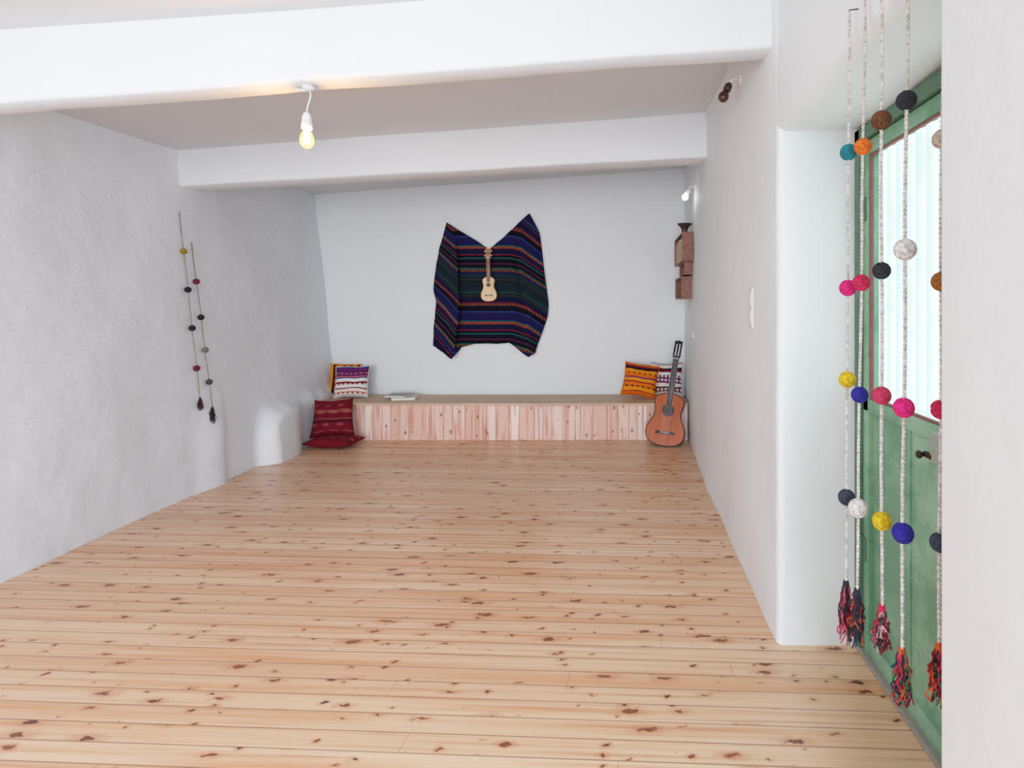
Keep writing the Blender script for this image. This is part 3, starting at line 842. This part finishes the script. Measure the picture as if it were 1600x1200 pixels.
def tassel(parent, z0, L, r, colors, seed, offx, offy=0):
    rnd = random.Random(seed); mb = MB()
    mats = [YM[c] for c in colors]
    for i in range(70):
        a = rnd.uniform(0, 6.283); q = rnd.uniform(.1, 1)**.6; lm = rnd.uniform(.35, 1)
        bx = math.cos(a)*r*q; by = math.sin(a)*r*q; pts = []
        pw = rnd.uniform(-.012, .012); p2 = rnd.uniform(-.012, .012); ph = rnd.uniform(0, 6)
        z1 = z0-rnd.choice([0, 0, .25, .45])*L*.6
        for k in range(9):
            t_ = k/8
            pts.append((offx+bx*(.3+.7*t_**.6)+pw*math.sin(t_*11+ph)*t_, offy+by*(.3+.7*t_**.6)+p2*math.cos(t_*10+ph)*t_, z1-(L-(z0-z1))*lm*t_))
        v, f = tube(pts, .0019, 4); mb.add(v, f, rnd.randrange(len(mats)))
    v, f = lathe([(.0, .012), (.007, .010), (.009, 0), (.008, -.012), (.006, -.02), (0, -.02)], 12)
    mb.add(v, f, 0, Matrix.Translation((offx, offy, z0)))
    return mb.obj('tassel', mats, parent=parent)
def garland(x, y, ztop, xbot, ybot, balls, tz0, tL, cols_, lab, seed, r=.0235, cm=M_cord, cr=.0031, grp='pompom garlands at the doorway', hook=None, tr=.021):
    top = Vector((x, y, ztop)); root = empty('pompom_garland', top); tag(root, lab, 'garland', grp)
    bot = Vector((xbot, ybot, tz0)); cord_obj(root, top, bot, cr, cm)
    def at(z):
        t_ = (ztop-z)/(ztop-tz0); return Vector((x+(xbot-x)*t_, y+(ybot-y)*t_, z))
    for i, (z, c, k) in enumerate(balls):
        mbb = ball_geo(r*k, seed*10+i); p = at(z)-top
        b = mbb.obj('yarn_ball', [YM[c]], parent=root, loc=p); b['label'] = c+' yarn ball'
    tassel(root, tz0-ztop, tL, tr, cols_, seed, xbot-x, ybot-y)
    if hook:
        m2 = MB(); v, f = tube([(0, 0, .0), (.0, 0, .008), hook], .0018, 6); m2.add(v, f); m2.obj('nail', [M_rust], parent=root)
    return root
def zz(v, s): return 1.5+(475-v)/s
G = [
 (1327, 1322, 540, [(238, 'teal', 1), (450, 'pink', 1), (593, 'yellow', 1), (777, 'charcoal', 1)], 912, 1005, ['black', 'dark red', 'black', 'crimson', 'dusty pink', 'navy'], 'cream cord garland with teal, pink and yellow yarn balls', 20),
 (1352, 1339, 570, [(229, 'orange', .98), (442, 'crimson', .98), (617, 'blue', .95), (794, 'white', 1.1)], 925, 1008, ['black', 'rust', 'navy', 'dark red', 'black'], 'cream cord garland with orange, crimson, blue and white yarn balls', -30),
 (1377, 1378, 625, [(188, 'brown', 1.02), (423, 'black', .92), (618, 'rose', .95), (814, 'yellow', .98)], 950, 1020, ['crimson', 'dark red', 'black', 'beige', 'dusty pink'], 'cream cord garland with brown, black, rose and yellow yarn balls', -40),
 (1418, 1409, 680, [(157, 'black', .95), (390, 'white', 1.05), (637, 'pink', .98), (833, 'blue', 1.0)], 1018, 1103, ['rust', 'dark red', 'green', 'black', 'crimson', 'rust', 'navy'], 'cream cord garland with black, white, pink and blue yarn balls', -45),
 (1474, 1468, 760, [(217, 'beige', .85), (440, 'ochre', .85), (640, 'crimson', .85), (848, 'charcoal', .85)], 1012, 1105, ['rust', 'green', 'dark red', 'black', 'crimson'], 'cream cord garland with beige, ochre and crimson yarn balls', -60),
]
for i, (ut, ub, s, bl, t0, t1, cs, lab, vt) in enumerate(G):
    y = 900/s; zt = zz(vt, s); xt = (ut-974)/s; xb = (ub-974)/s
    garland(xt, y, zt, xb, y, [(zz(v, s), c, k) for v, c, k in bl], zz(t0, s), (t1-t0)/s, cs, lab, 11+i, hook=(.69-xt, 0, .012))
for i, (yy, ztop, tz0, tL, bl, lab) in enumerate([
   (4.655, 2.235, .735, .10, [(1.925, 'mustard', 1), (1.615, 'black', 1), (1.305, 'navy', 1), (.98, 'maroon', 1)], 'thin grey cord garland with mustard, black and maroon yarn balls'),
   (4.76, 2.00, .64, .13, [(1.685, 'maroon', 1), (1.39, 'black', 1), (1.12, 'taupe', 1), (.855, 'olive', 1)], 'shorter grey cord garland with maroon, black and olive yarn balls')]):
    garland(left_x(yy, ztop)+.008, yy, ztop, left_x(yy, tz0)+.028, yy, bl, tz0, tL, ['black', 'dark brown', 'maroon', 'black'], lab, 31+i, r=.024, cm=M_cord2, cr=.0034,
            grp='pompom garlands on the plaster wall', hook=(-.03, 0, .01))

# ------------------------------------------------------------------ lights / world
w = bpy.data.worlds.new('World'); scene.world = w; w.use_nodes = True
bg = w.node_tree.nodes['Background']; bg.inputs[0].default_value = (.84, .91, 1.0, 1); bg.inputs[1].default_value = .95
light('AREA', 'daylight_opening', (-1.4, -9.5, 1.8), 850, (.97, .98, 1.0), (math.radians(90), 0, 0), shape='RECTANGLE', size=8.0, size_y=4.0)
light('AREA', 'side_window_light', (.55, -.45, 1.1), 185, (.64, .75, 1.0), (0, math.radians(74), math.radians(-38)), shape='RECTANGLE', size=1.3, size_y=1.2)
light('AREA', 'left_fill_light', (-3.1, -1.1, 1.5), 62, (.84, .89, 1.0), (0, math.radians(-88), math.radians(66)), shape='RECTANGLE', size=1.6, size_y=1.2)  # unseen fill lamp, added to brighten the right wall

# ------------------------------------------------------------------ camera
cam = bpy.data.cameras.new('camera'); co = bpy.data.objects.new('camera', cam); COL.objects.link(co)
co.location = (0, 0, 1.5); co.rotation_euler = (math.radians(90), 0, 0)
cam.sensor_width = 36; cam.lens = 900/1600*36; cam.shift_x = -174/1600; cam.shift_y = -125/1600; cam.clip_start = .02
scene.camera = co
vs_ = scene.view_settings
vs_.view_transform = 'Standard'
vs_.look = 'None'
vs_.exposure = 0.0
# soft highlight roll-off
try:
    vs_.use_curve_mapping = True
    cm_ = vs_.curve_mapping
    cm_.white_level = (1.9, 1.9, 1.9)
    cv = cm_.curves[3]
    cv.points[0].location = (0, 0); cv.points[-1].location = (1, 1)
    for a, b in ((.28, .47), (.42, .64), (.60, .79), (.80, .91)):
        cv.points.new(a, b)
    cm_.update()
except Exception as ex:
    print('curve', ex)
